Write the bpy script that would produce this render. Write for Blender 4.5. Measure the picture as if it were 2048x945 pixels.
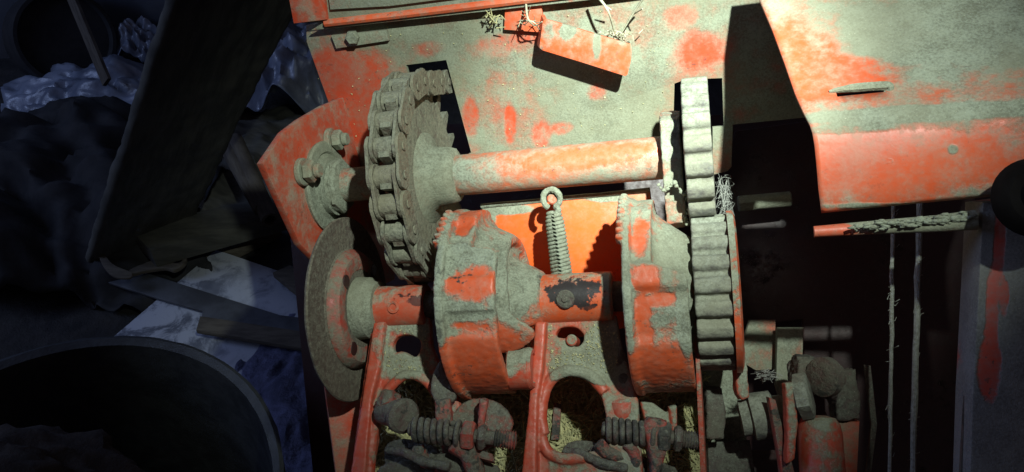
import bpy, bmesh, math, random
from mathutils import Matrix, Vector, noise
random.seed(7)
for o in list(bpy.data.objects): bpy.data.objects.remove(o)
scene = bpy.context.scene
COL = scene.collection
# ------------------------------------------------------------------ camera, light, exposure
FPX, Z0, PITCH, CAMH = 1607.0, 0.80, math.radians(41), 1.5
cam = bpy.data.cameras.new('camera'); cam.sensor_width = 36; cam.lens = FPX/2048*36
cam.clip_start = .01; cam.clip_end = 60
camo = bpy.data.objects.new('camera', cam); COL.objects.link(camo)
camo.location = (0, 0, CAMH); camo.rotation_euler = (math.pi/2-PITCH, 0, 0)
scene.camera = camo
RC = Matrix.Translation((0, 0, CAMH)) @ Matrix.Rotation(math.pi/2-PITCH, 4, 'X')
M = RC @ Matrix.Translation((0, 0, -Z0))            # working frame (metres) -> world
world = bpy.data.worlds.new('World'); scene.world = world; world.use_nodes = True
world.node_tree.nodes['Background'].inputs[0].default_value = (.30, .255, .29, 1)
world.node_tree.nodes['Background'].inputs[1].default_value = .12
def look(o, frm, to):
    o.location = frm; o.rotation_euler = (Vector(to)-Vector(frm)).to_track_quat('-Z', 'Y').to_euler()
torch = bpy.data.lights.new('torch', 'SPOT'); torch.energy = 78; torch.color = (.87, 1.0, .92)
torch.spot_size = math.radians(44); torch.spot_blend = 1.0; torch.shadow_soft_size = .013
to_ = bpy.data.objects.new('torch', torch); COL.objects.link(to_)
look(to_, M @ Vector((.215, .41, 1.10)), M @ Vector((.065, .130, .0)))
core = bpy.data.lights.new('torch_core', 'SPOT'); core.energy = 165; core.color = (.87, 1.0, .92)   # the same torch: its bright core
core.spot_size = math.radians(20); core.spot_blend = 1.0; core.shadow_soft_size = .013
co_ = bpy.data.objects.new('torch_core', core); COL.objects.link(co_)
look(co_, M @ Vector((.215, .41, 1.10)), M @ Vector((.112, .118, 0)))
door = bpy.data.lights.new('doorway_daylight', 'AREA'); door.shape = 'RECTANGLE'; door.size = 1.0; door.size_y = 1.6
door.energy = 22; door.color = (.40, .55, 1.0)
do_ = bpy.data.objects.new('doorway_daylight', door); COL.objects.link(do_)
look(do_, (-2.9, .9, 2.2), (-.8, 1.9, 0))
scene.view_settings.view_transform = 'Standard'; scene.view_settings.look = 'None'
scene.view_settings.exposure = 0.0; scene.view_settings.gamma = 1.0
scene.render.engine = 'CYCLES'

# ------------------------------------------------------------------ frames
def P(x, y, d=0.0):
    k = (Z0-d)/FPX
    return Vector(((x-1024)*k, -(y-472.5)*k, d))
def hit(x, y, o, n):                                 # sight line through (x,y) meets plane
    c = Vector((0, 0, Z0)); r = P(x, y, 0)-c
    return c + r*((o-c).dot(n)/r.dot(n))
A = Vector((1, .066, .249)).normalized()
U = (Vector((0, 1, 0))-A*A.y).normalized()
N = A.cross(U)
C1 = P(1024, 342, .02); C2 = P(1024, 603, .04)
def FR(o, x=A, y=U):
    z = x.cross(y).normalized(); y = z.cross(x).normalized(); x = x.normalized()
    return Matrix(((x.x, y.x, z.x, o.x), (x.y, y.y, z.y, o.y), (x.z, y.z, z.z, o.z), (0, 0, 0, 1)))
def on(c, px):
    k = (px-1024)/FPX; t = (k*(Z0-c.z)-c.x)/(A.x+k*A.z)
    return c + A*t
def FN(o, n, up=Vector((0, 1, 0))):                  # frame with z = n
    n = n.normalized(); x = up.cross(n).normalized(); y = n.cross(x)
    return Matrix(((x.x, y.x, n.x, o.x), (x.y, y.y, n.y, o.y), (x.z, y.z, n.z, o.z), (0, 0, 0, 1)))
WUP = (M.to_3x3().inverted() @ Vector((0, 0, 1))).normalized()
def wpt(x, y, h):                                    # sight line meets the level h above the floor
    return hit(x, y, M.inverted() @ Vector((0, 0, h)), WUP)
MI = M.inverted()

# ------------------------------------------------------------------ geometry collector
def cr(pts, n=6, closed=True):
    out = []; m = len(pts)
    rng = range(m) if closed else range(m-1)
    for i in rng:
        g = (lambda k: pts[k % m]) if closed else (lambda k: pts[max(0, min(m-1, k))])
        p0, p1, p2, p3 = g(i-1), g(i), g(i+1), g(i+2)
        for j in range(n):
            t = j/n
            out.append(tuple(.5*((2*b)+(-a+c)*t+(2*a-5*b+4*c-d)*t*t+(-a+3*b-3*c+d)*t**3) for a, b, c, d in zip(p0, p1, p2, p3)))
    if not closed: out.append(tuple(pts[-1]))
    return out
def oval(cx, cy, rx, ry, n=20, rot=0):
    return [(cx+rx*math.cos(t)*math.cos(rot)-ry*math.sin(t)*math.sin(rot), cy+rx*math.cos(t)*math.sin(rot)+ry*math.sin(t)*math.cos(rot)) for t in [2*math.pi*i/n for i in range(n)]]
class G:
    def __init__(s, F=None): s.v = []; s.f = []; s.F = F or Matrix()
    def put(s, vs, fs, m=None):
        b = len(s.v)
        s.v += [(m @ Vector(p)) if m else Vector(p) for p in vs]; s.f += [tuple(i+b for i in f) for f in fs]; return s
    def box(s, x0, x1, y0, y1, z0, z1, m=None):
        vs = [(x, y, z) for x in (x0, x1) for y in (y0, y1) for z in (z0, z1)]
        return s.put(vs, [(0, 1, 3, 2), (4, 6, 7, 5), (0, 4, 5, 1), (2, 3, 7, 6), (0, 2, 6, 4), (1, 5, 7, 3)], m)
    def lathe(s, prof, n=32, m=None, capped=True, ph=0):   # profile (a, r) about local x
        vs = []; fs = []
        for i in range(n):
            t = 2*math.pi*i/n+ph
            for a, r in prof: vs.append((a, r*math.sin(t), r*math.cos(t)))
        k = len(prof)
        for i in range(n):
            j = (i+1) % n
            for q in range(k-1): fs.append((i*k+q, i*k+q+1, j*k+q+1, j*k+q))
        if capped:
            fs.append(tuple(i*k for i in range(n))); fs.append(tuple(i*k+k-1 for i in reversed(range(n))))
        return s.put(vs, fs, m)
    def cyl(s, a, b, r, n=28, m=None, c=.0012, ph=0):
        c = min(c, r*.3, abs(b-a)*.3)
        return s.lathe([(a, r-c), (a+c, r), (b-c, r), (b, r-c)], n, m, ph=ph)
    def tube(s, pts, r, n=8, m=None):
        vs = []; fs = []; pts = [Vector(p) for p in pts]; k = len(pts); rr = r if callable(r) else (lambda t: r)
        up = Vector((.13, .21, .97))
        for i, p in enumerate(pts):
            d = (pts[min(i+1, k-1)]-pts[max(i-1, 0)]).normalized()
            x = d.cross(up)
            if x.length < .05: x = d.cross(Vector((1, 0, 0)))
            x.normalize(); y = d.cross(x); up = x.cross(d) if False else up
            for j in range(n):
                t = 2*math.pi*j/n; vs.append(p+(x*math.cos(t)+y*math.sin(t))*rr(i/max(1, k-1)))
        for i in range(k-1):
            for j in range(n):
                q = (j+1) % n; fs.append((i*n+j, i*n+q, (i+1)*n+q, (i+1)*n+j))
        fs.append(tuple(reversed(range(n)))); fs.append(tuple((k-1)*n+j for j in range(n)))
        return s.put(vs, fs, m)
    def prism(s, poly, z0, z1, m=None):
        n = len(poly); vs = [(x, y, z0) for x, y in poly]+[(x, y, z1) for x, y in poly]
        fs = [tuple(reversed(range(n))), tuple(range(n, 2*n))]+[(i, (i+1) % n, n+(i+1) % n, n+i) for i in range(n)]
        return s.put(vs, fs, m)
    def lump(s, c, r, seed=0, amp=.25, sc=(1, 1, 1), sub=3, m=None, fr=1.6):
        bm = bmesh.new(); bmesh.ops.create_icosphere(bm, subdivisions=sub, radius=1)
        vs = []
        for v in bm.verts:
            q = v.co*(1+amp*noise.fractal(v.co*fr+Vector((seed*3.1, seed, -seed)), .9, 2, 4))
            vs.append(Vector(c)+Vector((q.x*r*sc[0], q.y*r*sc[1], q.z*r*sc[2])))
        fs = [tuple(v.index for v in f.verts) for f in bm.faces]; bm.free()
        return s.put(vs, fs, m)
    def plate(s, outer, holes, o, n, th, bev=.001, front=True, up=Vector((0, 1, 0))):   # outline seen at (px,py), lying on plane (o,n), real thickness th
        F = FN(o, n, up); FI = F.inverted()
        cu = bpy.data.curves.new('tmp', 'CURVE'); cu.dimensions = '2D'; cu.fill_mode = 'BOTH'
        cu.extrude = max(th/2-bev, .0001); cu.bevel_depth = bev; cu.bevel_resolution = 1
        cu.offset = -bev
        for lp in [outer]+holes:
            sp = cu.splines.new('POLY'); q = [FI @ hit(x, y, o, n) for x, y in lp]
            sp.points.add(len(q)-1)
            for pt, v in zip(sp.points, q): pt.co = (v.x, v.y, 0, 1)
            sp.use_cyclic_u = True
        ob = bpy.data.objects.new('tmp', cu); me = bpy.data.meshes.new_from_object(ob)
        bm = bmesh.new(); bm.from_mesh(me); bmesh.ops.remove_doubles(bm, verts=bm.verts, dist=1e-6)
        bmesh.ops.recalc_face_normals(bm, faces=bm.faces); bm.verts.index_update()
        T = F @ Matrix.Translation((0, 0, -th/2 if front else th/2))
        inv = s.F.inverted()
        s.put([inv @ T @ v.co for v in bm.verts], [tuple(v.index for v in f.verts) for f in bm.faces])
        bm.free(); bpy.data.meshes.remove(me); bpy.data.objects.remove(ob); bpy.data.curves.remove(cu)
        return s
ABS = {}; CEN = {}
def reg(o, mw, parent=None):
    COL.objects.link(o); ABS[o] = mw
    if parent: o.parent = parent; o.matrix_basis = ABS[parent].inverted() @ mw
    else: o.matrix_basis = mw
    return o
CL = {}
def clouds(size):
    if size not in CL:
        t = bpy.data.textures.new('grain', 'CLOUDS'); t.noise_scale = size; t.noise_depth = 3; CL[size] = t
    return CL[size]
def mk(name, g, mat, parent=None, ang=35, bev=0, cast=0, dis=0, dsz=.02, label=None, fix=True):
    c = Vector((0, 0, 0))
    lo = Vector([min(v[i] for v in g.v) for i in range(3)]); hi = Vector([max(v[i] for v in g.v) for i in range(3)]); c = (lo+hi)/2
    me = bpy.data.meshes.new(name); me.from_pydata([v-c for v in g.v], [], g.f)
    if fix:
        bm = bmesh.new(); bm.from_mesh(me); bmesh.ops.recalc_face_normals(bm, faces=bm.faces); bm.to_mesh(me); bm.free()
    me.materials.append(mat)
    me.polygons.foreach_set('use_smooth', [True]*len(me.polygons))
    if not cast: me.set_sharp_from_angle(angle=math.radians(ang))
    o = bpy.data.objects.new(name, me)
    reg(o, M @ g.F @ Matrix.Translation(c), parent); CEN[o] = (g.F.copy(), c.copy())
    if bev:
        b = o.modifiers.new('edge', 'BEVEL'); b.width = bev; b.segments = 2; b.limit_method = 'ANGLE'; b.angle_limit = math.radians(40)
    if cast:
        r = o.modifiers.new('cast', 'REMESH'); r.mode = 'VOXEL'; r.voxel_size = cast; r.use_smooth_shade = True
        s = o.modifiers.new('wear', 'SMOOTH'); s.iterations = 2; s.factor = .5
    if dis:
        for sz, am in ((dsz, dis), (dsz*.25, dis*.5)):
            d = o.modifiers.new('uneven', 'DISPLACE'); d.texture = clouds(sz); d.strength = am; d.mid_level = .5; d.texture_coords = 'LOCAL'
    if label: o['label'] = label
    return o
def tag(o, label, cat=None, kind=None, group=None):
    o['label'] = label
    if cat: o['category'] = cat
    if kind: o['kind'] = kind
    if group: o['group'] = group
    return o
def empty(name, p, label, cat, group=None, F=None):
    o = bpy.data.objects.new(name, None); o.empty_display_size = .1
    reg(o, F if F else Matrix.Translation(M @ p)); return tag(o, label, cat, None, group)

# ------------------------------------------------------------------ materials
class NT:
    def __init__(s, name):
        s.m = bpy.data.materials.new(name); s.m.use_nodes = True; s.t = s.m.node_tree; s.b = s.t.nodes['Principled BSDF']
    def n(s, ty, **kw):
        x = s.t.nodes.new(ty)
        for k, v in kw.items():
            if k.startswith('i_'): x.inputs[k[2:].replace('_', ' ')].default_value = v
            else: setattr(x, k, v)
        return x
    def l(s, a, b): s.t.links.new(a, b)
    def math(s, op, a, b=None, c=None, clamp=False):
        x = s.t.nodes.new('ShaderNodeMath'); x.operation = op; x.use_clamp = clamp
        for i, v in enumerate((a, b, c)):
            if v is None: continue
            if isinstance(v, (int, float)): x.inputs[i].default_value = v
            else: s.l(v, x.inputs[i])
        return x.outputs[0]
    def noise(s, vec, sc, det=5, ro=.6, dist=0):
        x = s.n('ShaderNodeTexNoise'); x.inputs['Scale'].default_value = sc; x.inputs['Detail'].default_value = det
        x.inputs['Roughness'].default_value = ro; x.inputs['Distortion'].default_value = dist; s.l(vec, x.inputs['Vector']); return x.outputs['Fac']
    def ramp(s, v, a, b, lo=0., hi=1.):
        x = s.n('ShaderNodeMapRange'); x.interpolation_type = 'SMOOTHSTEP'
        s.l(v, x.inputs['Value'])
        for k, q in (('From Min', a), ('From Max', b), ('To Min', lo), ('To Max', hi)): x.inputs[k].default_value = q
        return x.outputs[0]
    def mix(s, f, a, b):
        x = s.n('ShaderNodeMix', data_type='RGBA')
        if isinstance(f, (int, float)): x.inputs[0].default_value = f
        else: s.l(f, x.inputs[0])
        for i, v in ((6, a), (7, b)):
            if isinstance(v, tuple): x.inputs[i].default_value = (*v, 1)
            else: s.l(v, x.inputs[i])
        return x.outputs[2]
    def vec(s, stretch=None, rnd=True):
        tc = s.n('ShaderNodeTexCoord'); v = tc.outputs['Object']
        if rnd:
            oi = s.n('ShaderNodeObjectInfo'); a = s.n('ShaderNodeVectorMath', operation='ADD'); s.l(v, a.inputs[0])
            k = s.math('MULTIPLY', oi.outputs['Random'], 17.); cb = s.n('ShaderNodeCombineXYZ')
            for i in range(3): s.l(k, cb.inputs[i])
            s.l(cb.outputs[0], a.inputs[1]); v = a.outputs[0]
        if stretch:
            m = s.n('ShaderNodeVectorMath', operation='MULTIPLY'); m.inputs[1].default_value = stretch; s.l(v, m.inputs[0]); v = m.outputs[0]
        return v
D1, D2 = (.285, .310, .232), (.135, .140, .100)
PAINT = (.60, .082, .028)
def dusty(name, paint=PAINT, cov=.5, up=.25, s1=16, s2=75, edge=.05, grease=0., film=.45, d1=D1, d2=D2, prough=.38, rust=.10, bump=.55, gloss=.5, blobs=(), stains=()):
    t = NT(name); v = t.vec()
    n1 = t.noise(v, s1, 7, .62, .3); n2 = t.noise(v, s2, 6, .65); n3 = t.noise(v, 520, 4, .7); n4 = t.noise(v, 190, 5, .65)
    ge = t.n('ShaderNodeNewGeometry'); sp = t.n('ShaderNodeSeparateXYZ'); t.l(ge.outputs['Normal'], sp.inputs[0])
    val = t.math('ADD', t.math('MULTIPLY', n1, .62), t.math('MULTIPLY', n2, .38))
    val = t.math('ADD', val, t.math('MULTIPLY', t.math('SUBTRACT', sp.outputs[2], .55), up))
    val = t.math('ADD', val, t.math('MULTIPLY', t.math('SUBTRACT', n4, .5), .12))
    val = t.math('ADD', val, (cov-.5)*.6+.028)
    if blobs:
        oc = t.n('ShaderNodeTexCoord').outputs['Object']; wob = t.math('MULTIPLY', t.math('SUBTRACT', t.noise(v, s2*.6, 6, .7), .5), 1.1)
        for c, q, w in blobs:
            a = t.n('ShaderNodeVectorMath', operation='SUBTRACT'); t.l(oc, a.inputs[0]); a.inputs[1].default_value = c
            b_ = t.n('ShaderNodeVectorMath', operation='MULTIPLY'); t.l(a.outputs[0], b_.inputs[0]); b_.inputs[1].default_value = q
            e = t.n('ShaderNodeVectorMath', operation='LENGTH'); t.l(b_.outputs[0], e.inputs[0])
            val = t.math('ADD', val, t.ramp(t.math('ADD', e.outputs['Value'], wob), .45, 1.25, w, 0.))
    pt = t.math('MULTIPLY', t.math('SUBTRACT', ge.outputs['Pointiness'], .5), -1.8)
    val = t.math('ADD', val, t.math('MAXIMUM', t.math('MINIMUM', pt, .10), -.045))
    mask = t.ramp(val, .5-edge*1.7, .5+edge*1.7)
    fm = t.math('MULTIPLY', t.ramp(t.math('ADD', t.math('MULTIPLY', n2, .6), t.math('MULTIPLY', n4, .4)), .36, .66), film)
    fm = t.math('ADD', t.math('MULTIPLY', fm, t.ramp(val, .5-edge*6, .5+edge, .35, 1.)), t.math('MULTIPLY', n4, .12))
    wear = t.ramp(t.noise(v, 42, 8, .72), .60, .70); pc = t.mix(t.math('MULTIPLY', wear, rust), paint, (.06, .03, .02))
    chip = t.ramp(t.math('ADD', t.math('MULTIPLY', t.noise(v, 230, 3, .6), .6), t.math('MULTIPLY', t.noise(v, 33, 3), .4)), .60, .63)
    pc = t.mix(t.math('MULTIPLY', chip, min(.85, rust*7)), pc, (.05, .03, .025))
    pc = t.mix(t.ramp(t.noise(v, 60, 6, .7, 1.), .5, .75, 0, .45), pc, (paint[0]*.75+.03, paint[1]*1.3+.03, paint[2]*1.6+.03))
    pc = t.mix(t.ramp(t.noise(v, 9, 3), .35, .7, 0, .5), pc, (paint[0]*.72, paint[1]*.8, paint[2]*1.2))
    if grease:
        gm = t.ramp(t.math('ADD', t.noise(v, 24, 7, .7, .4), t.math('MULTIPLY', t.math('SUBTRACT', n4, .5), .3)), .62-grease*.25, .68-grease*.25)
        pc = t.mix(gm, pc, (.022, .018, .018))
    dc = t.mix(t.ramp(t.math('ADD', t.math('MULTIPLY', n3, .55), t.math('MULTIPLY', n2, .45)), .36, .62), d2, d1)
    dc = t.mix(t.ramp(t.noise(v, 7, 5), .4, .62, 0, .6), dc, (d1[0]*.80, d1[1]*.72, d1[2]*.64))
    dc = t.mix(t.ramp(t.noise(v, 900, 2, .5), .66, .74, 0, .55), dc, (.5, .48, .36))
    c0 = t.mix(fm, pc, dc); col = t.mix(mask, c0, dc)
    if grease: col = t.mix(t.math('MULTIPLY', gm, .6), col, (.03, .027, .024))
    for c, q, w in stains:
        oc = t.n('ShaderNodeTexCoord').outputs['Object']
        a = t.n('ShaderNodeVectorMath', operation='SUBTRACT'); t.l(oc, a.inputs[0]); a.inputs[1].default_value = c
        b_ = t.n('ShaderNodeVectorMath', operation='MULTIPLY'); t.l(a.outputs[0], b_.inputs[0]); b_.inputs[1].default_value = q
        e = t.n('ShaderNodeVectorMath', operation='LENGTH'); t.l(b_.outputs[0], e.inputs[0])
        ww = t.math('ADD', e.outputs['Value'], t.math('MULTIPLY', t.math('SUBTRACT', t.math('ADD', t.math('MULTIPLY', n2, .5), t.math('MULTIPLY', n4, .5)), .5), 2.2))
        col = t.mix(t.ramp(ww, .85, 1.0, w, 0.), col, (.028, .022, .022))
    t.l(col, t.b.inputs['Base Color'])
    rr = t.math('ADD', t.math('MULTIPLY', fm, .5), prough); rough = t.math('ADD', rr, t.math('MULTIPLY', mask, .6), clamp=True)
    t.l(rough, t.b.inputs['Roughness']); t.b.inputs['Specular IOR Level'].default_value = gloss
    h = t.math('ADD', t.math('MULTIPLY', mask, .22), t.math('MULTIPLY', t.math('MULTIPLY', t.math('ADD', n3, n4), .5), t.math('ADD', t.math('MULTIPLY', mask, .75), .10)))
    h = t.math('ADD', h, t.math('MULTIPLY', n2, .28))
    b = t.n('ShaderNodeBump'); b.inputs['Strength'].default_value = bump; b.inputs['Distance'].default_value = .0022
    t.l(h, b.inputs['Height']); t.l(b.outputs[0], t.b.inputs['Normal'])
    return t.m
def plain(name, c1, c2, sc=30, rough=.7, metal=0., bump=.3, dist=.002, spec=.4, stretch=None):
    t = NT(name); v = t.vec(stretch)
    n1 = t.noise(v, sc, 8, .65, .2); t.l(t.mix(t.ramp(n1, .35, .65), c1, c2), t.b.inputs['Base Color'])
    t.b.inputs['Roughness'].default_value = rough; t.b.inputs['Metallic'].default_value = metal; t.b.inputs['Specular IOR Level'].default_value = spec
    b = t.n('ShaderNodeBump'); b.inputs['Strength'].default_value = bump; b.inputs['Distance'].default_value = dist
    t.l(t.noise(v, sc*3, 8, .7), b.inputs['Height']); t.l(b.outputs[0], t.b.inputs['Normal']); return t.m
def repaint(o, items, st=(), **kw):                          # worn and dusty patches at their own places on a part
    F, c = CEN[o]; FI = F.inverted(); bl = []; sl = []
    for it in list(items)+list(st):
        x, y, d, rx, ry, w = it; k = (Z0-d)/FPX
        p = FI @ P(x, y, d)-c
        iso = F != Matrix()
        q = (1/(rx*k), 1/(ry*k), .001) if not iso else (1/(rx*k), 1/(ry*k), 1/(ry*k))
        (bl if it in items else sl).append((tuple(p), q, w))
    m = dusty(o.name+'_paint', blobs=bl, stains=sl, **kw); o.data.materials[0] = m
m_panel = dusty('dust_over_red_panel', cov=.70, up=0, s1=13, s2=48, edge=.075, film=.85)
m_cover = dusty('cover_paint', cov=.30, up=.62, s1=10, s2=44, edge=.07, film=.55, paint=(.66, .092, .026), prough=.33, rust=.05)
m_tube = dusty('tube_paint', cov=.30, up=.42, s1=26, s2=110, edge=.07, film=.55, paint=(.66, .10, .035), prough=.30)
m_cast = dusty('casting_paint', cov=.46, up=.30, s1=30, s2=95, edge=.04, paint=(.62, .080, .018), film=.5, bump=.8)
m_cast_low = dusty('frame_paint', cov=.42, up=.42, s1=24, s2=100, edge=.05, paint=(.50, .052, .020), film=.5, bump=.8)
m_hub = dusty('hub_paint', cov=.30, up=.22, s1=30, s2=110, edge=.04, grease=.3, film=.35, bump=.7)
m_side = dusty('side_plate_paint', cov=.38, up=.05, s1=12, s2=50, edge=.10, film=.5, paint=(.56, .058, .018))
m_orange = dusty('clean_orange_paint', cov=.10, up=.0, s1=14, s2=60, edge=.05, paint=(.86, .125, .006), film=.12, rust=.02, bump=.15, prough=.42)
m_dust = dusty('thick_dust', cov=.97, up=.12, s1=26, s2=120, edge=.06, film=.8, bump=.9)
m_gear = dusty('gear_steel', paint=(.10, .088, .076), cov=.58, up=.2, s1=34, s2=120, edge=.1, film=.8, d1=(.27, .285, .225), rust=.5, prough=.42, bump=.45)
m_chain = dusty('chain_steel', paint=(.13, .09, .065), cov=.70, up=.2, s1=60, s2=200, edge=.10, film=.8, rust=.4, d1=(.24, .235, .17), bump=.8)
m_disc = dusty('rusty_disc', paint=(.10, .065, .045), cov=.58, up=.1, s1=40, s2=190, edge=.16, film=.9, d1=(.19, .175, .13), d2=(.09, .075, .055), rust=.3, bump=.7, prough=.7)
m_grime = dusty('greasy_steel', paint=(.10, .055, .045), cov=.52, up=.25, s1=50, s2=170, edge=.12, film=.8, grease=.25, d1=(.145, .15, .118), d2=(.065, .062, .05), bump=.9, prough=.40)
m_grimered = dusty('greasy_red_steel', paint=(.38, .045, .03), cov=.46, up=.25, s1=50, s2=150, edge=.08, film=.7, grease=.35, d1=(.16, .16, .125), d2=(.075, .068, .055), bump=.9)
m_post = dusty('post_paint', cov=.70, up=.0, s1=9, s2=40, edge=.08, film=.9, d1=(.27, .275, .26), d2=(.18, .18, .17), paint=(.58, .05, .02))
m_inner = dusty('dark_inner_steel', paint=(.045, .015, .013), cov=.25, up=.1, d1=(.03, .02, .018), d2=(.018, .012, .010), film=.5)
m_bracket = dusty('bracket_paint', cov=.26, up=.0, s1=34, s2=110, edge=.05, film=.6, paint=(.75, .11, .03), bump=.35)
m_straw = plain('straw', (.52, .48, .24), (.30, .29, .15), 200, .75)
m_straw2 = plain('pale_straw', (.50, .48, .34), (.36, .35, .24), 200, .7)
m_twine = plain('twine_fibre', (.42, .42, .36), (.27, .27, .22), 300, .9, bump=1.)
m_web = plain('cobweb_thread', (.34, .34, .3), (.22, .22, .2), 100, .8)

# ------------------------------------------------------------------ the setting
m_floor = plain('dirt_floor', (.020, .020, .022), (.045, .042, .040), 7, .95, bump=1., dist=.02)
g = G(MI); g.put([(-6, -2, 0), (6, -2, 0), (6, 6, 0), (-6, 6, 0)], [(0, 1, 2, 3)])
tag(mk('floor', g, m_floor, fix=False), 'dark dirt floor of the shed', kind='structure')
m_wall = plain('blue_wall', (.55, .64, .78), (.42, .52, .68), 3, .5, bump=.1)
g = G(MI); 
nx = 60; vs = []
for i in range(nx+1):
    x = -5+i*10/nx; yy = 2.75+(.02 if i % 2 else 0)
    vs += [(x, yy, 0), (x, yy, 3.2)]
g.put(vs, [(2*i, 2*i+2, 2*i+3, 2*i+1) for i in range(nx)])
w = mk('wall', g, m_wall, fix=False); w.modifiers.new('thick', 'SOLIDIFY').thickness = .03
tag(w, 'pale blue sheet wall at the far left behind the clutter', 'wall')

# ------------------------------------------------------------------ the baler
baler = empty('baler', P(1300, 600, 0)*1.0, 'dusty orange red straw baler with its knotter drive lit by a torch', 'baler')
# back panel -------------------------------------------------------
PO = P(1024, 472, -.115); PN = (Vector((-.249*.9, -.50, 1))).normalized()
def slotpts(*p): return list(p)
panel_out = [(613, 84), (700, 325), (748, 470), (860, 455), (925, 352), (1330, 322), (1340, 352), (1405, 356), (1455, 343), (1463, 334), (1466, 250), (1610, 236), (1600, -80), (900, -30), (612, 52)]
slot1 = [(812, 131), (892, 121), (942, 306), (905, 330), (872, 340)]
slot2 = [(1349, 168), (1370, 160), (1444, 157), (1447, 254), (1425, 256), (1425, 330), (1366, 330), (1347, 236)]
g = G(); g.plate(panel_out, [slot1, slot2], PO, PN, .005, .0006)
back_panel = mk('back_panel', g, m_panel, baler, label='khaki dust over orange paint with two cut slots')
repaint(back_panel, [(690, 190, -.06, 110, 90, -.34), (735, 240, -.06, 45, 60, -.20), (655, 150, -.06, 50, 60, -.2), (940, 235, -.05, 16, 45, -.30), (1348, 48, 0, 36, 24, -.26), (1390, 110, 0, 60, 40, -.15), (1020, 245, -.05, 12, 40, -.24), (1085, 265, -.04, 22, 30, -.25), (1125, 255, -.04, 28, 16, -.26),
  (1190, 185, -.03, 22, 18, -.24), (860, 90, -.02, 40, 18, -.20), (990, 90, -.02, 60, 22, -.17), (1060, 70, -.02, 40, 20, -.22), (1180, 270, -.04, 110, 60, .15), (830, 60, 0, 190, 30, .06), (1290, 170, -.02, 90, 60, .04), (930, 290, -.05, 30, 16, -.15)],
  cov=.70, up=0, s1=12, s2=36, edge=.11, film=.6, bump=.4, paint=(.56, .062, .020), d1=(.255, .275, .198), d2=(.125, .130, .088))
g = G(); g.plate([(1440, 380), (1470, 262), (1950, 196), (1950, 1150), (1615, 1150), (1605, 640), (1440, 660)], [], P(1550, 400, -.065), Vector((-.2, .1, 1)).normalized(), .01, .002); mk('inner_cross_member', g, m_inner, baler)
a_ = P(1476, 408, -.028); b_ = P(1582, 398, -.020); g = G(FR(a_, b_-a_)); g.cyl(0, (b_-a_).length, .0078, 24).cyl(0, (b_-a_).length*.3, .009, 6); mk('stub_rod', g, m_dust, baler)
# small bolted strip at its upper left
q = PO+PN*.0062
g = G(); g.plate([(662, 72), (772, 61), (777, 82), (672, 98)], [], q, PN, .006, .0006); mk('reinforcing_strip', g, m_panel, baler)
g = G(FN(hit(708, 74, q, PN), PN)); g.cyl(0, .008, .0075, 6, Matrix.Rotation(-math.pi/2, 4, 'Y'), .0015); mk('bolt_head', g, m_dust, baler)
g = G(); g.plate([(1010, 12), (1082, 2), (1088, 66), (1008, 60)], [], PO+PN*.007, PN, .007, .0006); mk('reinforcing_strip', g, m_bracket, baler, label='orange strip beside the straw bits')
# dark inner housing behind and below the panel
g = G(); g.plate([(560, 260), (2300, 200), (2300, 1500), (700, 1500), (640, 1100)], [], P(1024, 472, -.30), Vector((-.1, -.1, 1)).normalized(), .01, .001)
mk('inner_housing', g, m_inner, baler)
# upper hood strip at the top left
HN = PN; HO = hit(850, 10, PO+PN*.013, PN)
g = G(); g.plate([(570, -60), (1300, -150), (1290, -14), (1160, 3), (620, 62), (648, 45), (586, 47)], [], HO, HN, .004, .0008)
mk('hood', g, m_panel, baler)
g = G(); g.plate([(566, -60), (640, -66), (653, 40), (587, 48)], [], HO+HN*.006, HN, .010, .001); mk('hood_end_cap', g, m_side, baler)
pts = [hit(x, y, HO+HN*.001, HN) for x, y in ((650, 47), (800, 30), (950, 12), (1160, -13), (1290, -30))]
g = G(); g.tube(pts, .0040, 8); mk('hood_lip', g, m_bracket, baler)
g = G(); g.plate([(655, -20), (1150, -80), (1130, -32), (780, 13), (660, 20)], [], HO+HN*.005, HN, .005, .0008); mk('hood_flap', g, m_panel, baler)
# bent bracket standing off the panel
BO = hit(1170, 95, PO+PN*.030, PN)
g = G(); g.plate([(1085, 46), (1087, 41), (1091, 39), (1135, 52), (1180, 66), (1262, 90), (1265, 95), (1261, 125), (1255, 150), (1250, 153), (1160, 124), (1084, 101), (1079, 96), (1079, 90)], [], BO, PN, .0045, .0004)
a0 = hit(1088, 42, BO, PN); a1 = hit(1080, 98, BO, PN); dv = PN*-.026+Vector((-.007, .001, 0)); tk = Vector((.0035, 0, -.001)); lo_ = (a1-a0)*.12
g.put([a0, a1, a1+dv+lo_, a0+dv, a0+tk, a1+tk, a1+tk+dv+lo_, a0+tk+dv], [(0, 1, 2, 3), (7, 6, 5, 4), (0, 4, 5, 1), (2, 6, 7, 3), (1, 5, 6, 2), (0, 3, 7, 4)])
bb = mk('bent_bracket', g, m_bracket, baler, dis=.0006, dsz=.03, label='short bent orange bracket standing proud of the panel')
repaint(bb, [(1131, 76, 0, 17, 17, .6), (1188, 105, 0, 9, 30, .5), (1235, 100, 0, 12, 10, .3), (1255, 110, 0, 6, 30, .25), (1095, 80, 0, 12, 26, .2)], cov=.24, up=0, s1=34, s2=110, edge=.10, film=.5, bump=.35, paint=(.75, .10, .022))

# side bearing plate at left (square to the shafts) -----------------
SO = on(C1, 652)
g = G(); g.plate([(647, 212), (600, 240), (568, 265), (526, 327), (600, 488), (655, 545), (720, 590), (790, 560), (790, 300), (700, 190)], [], SO, A, .007, .0012)
sp_ = mk('side_bearing_plate', g, m_side, baler)
def ring(name, prof, c, px, mat, n=40, ph=0, dx=0., **k):
    g = G(FR(on(c, px)+A*dx)); g.lathe(prof, n, ph=ph); return mk(name, g, mat, baler, **k)
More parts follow.
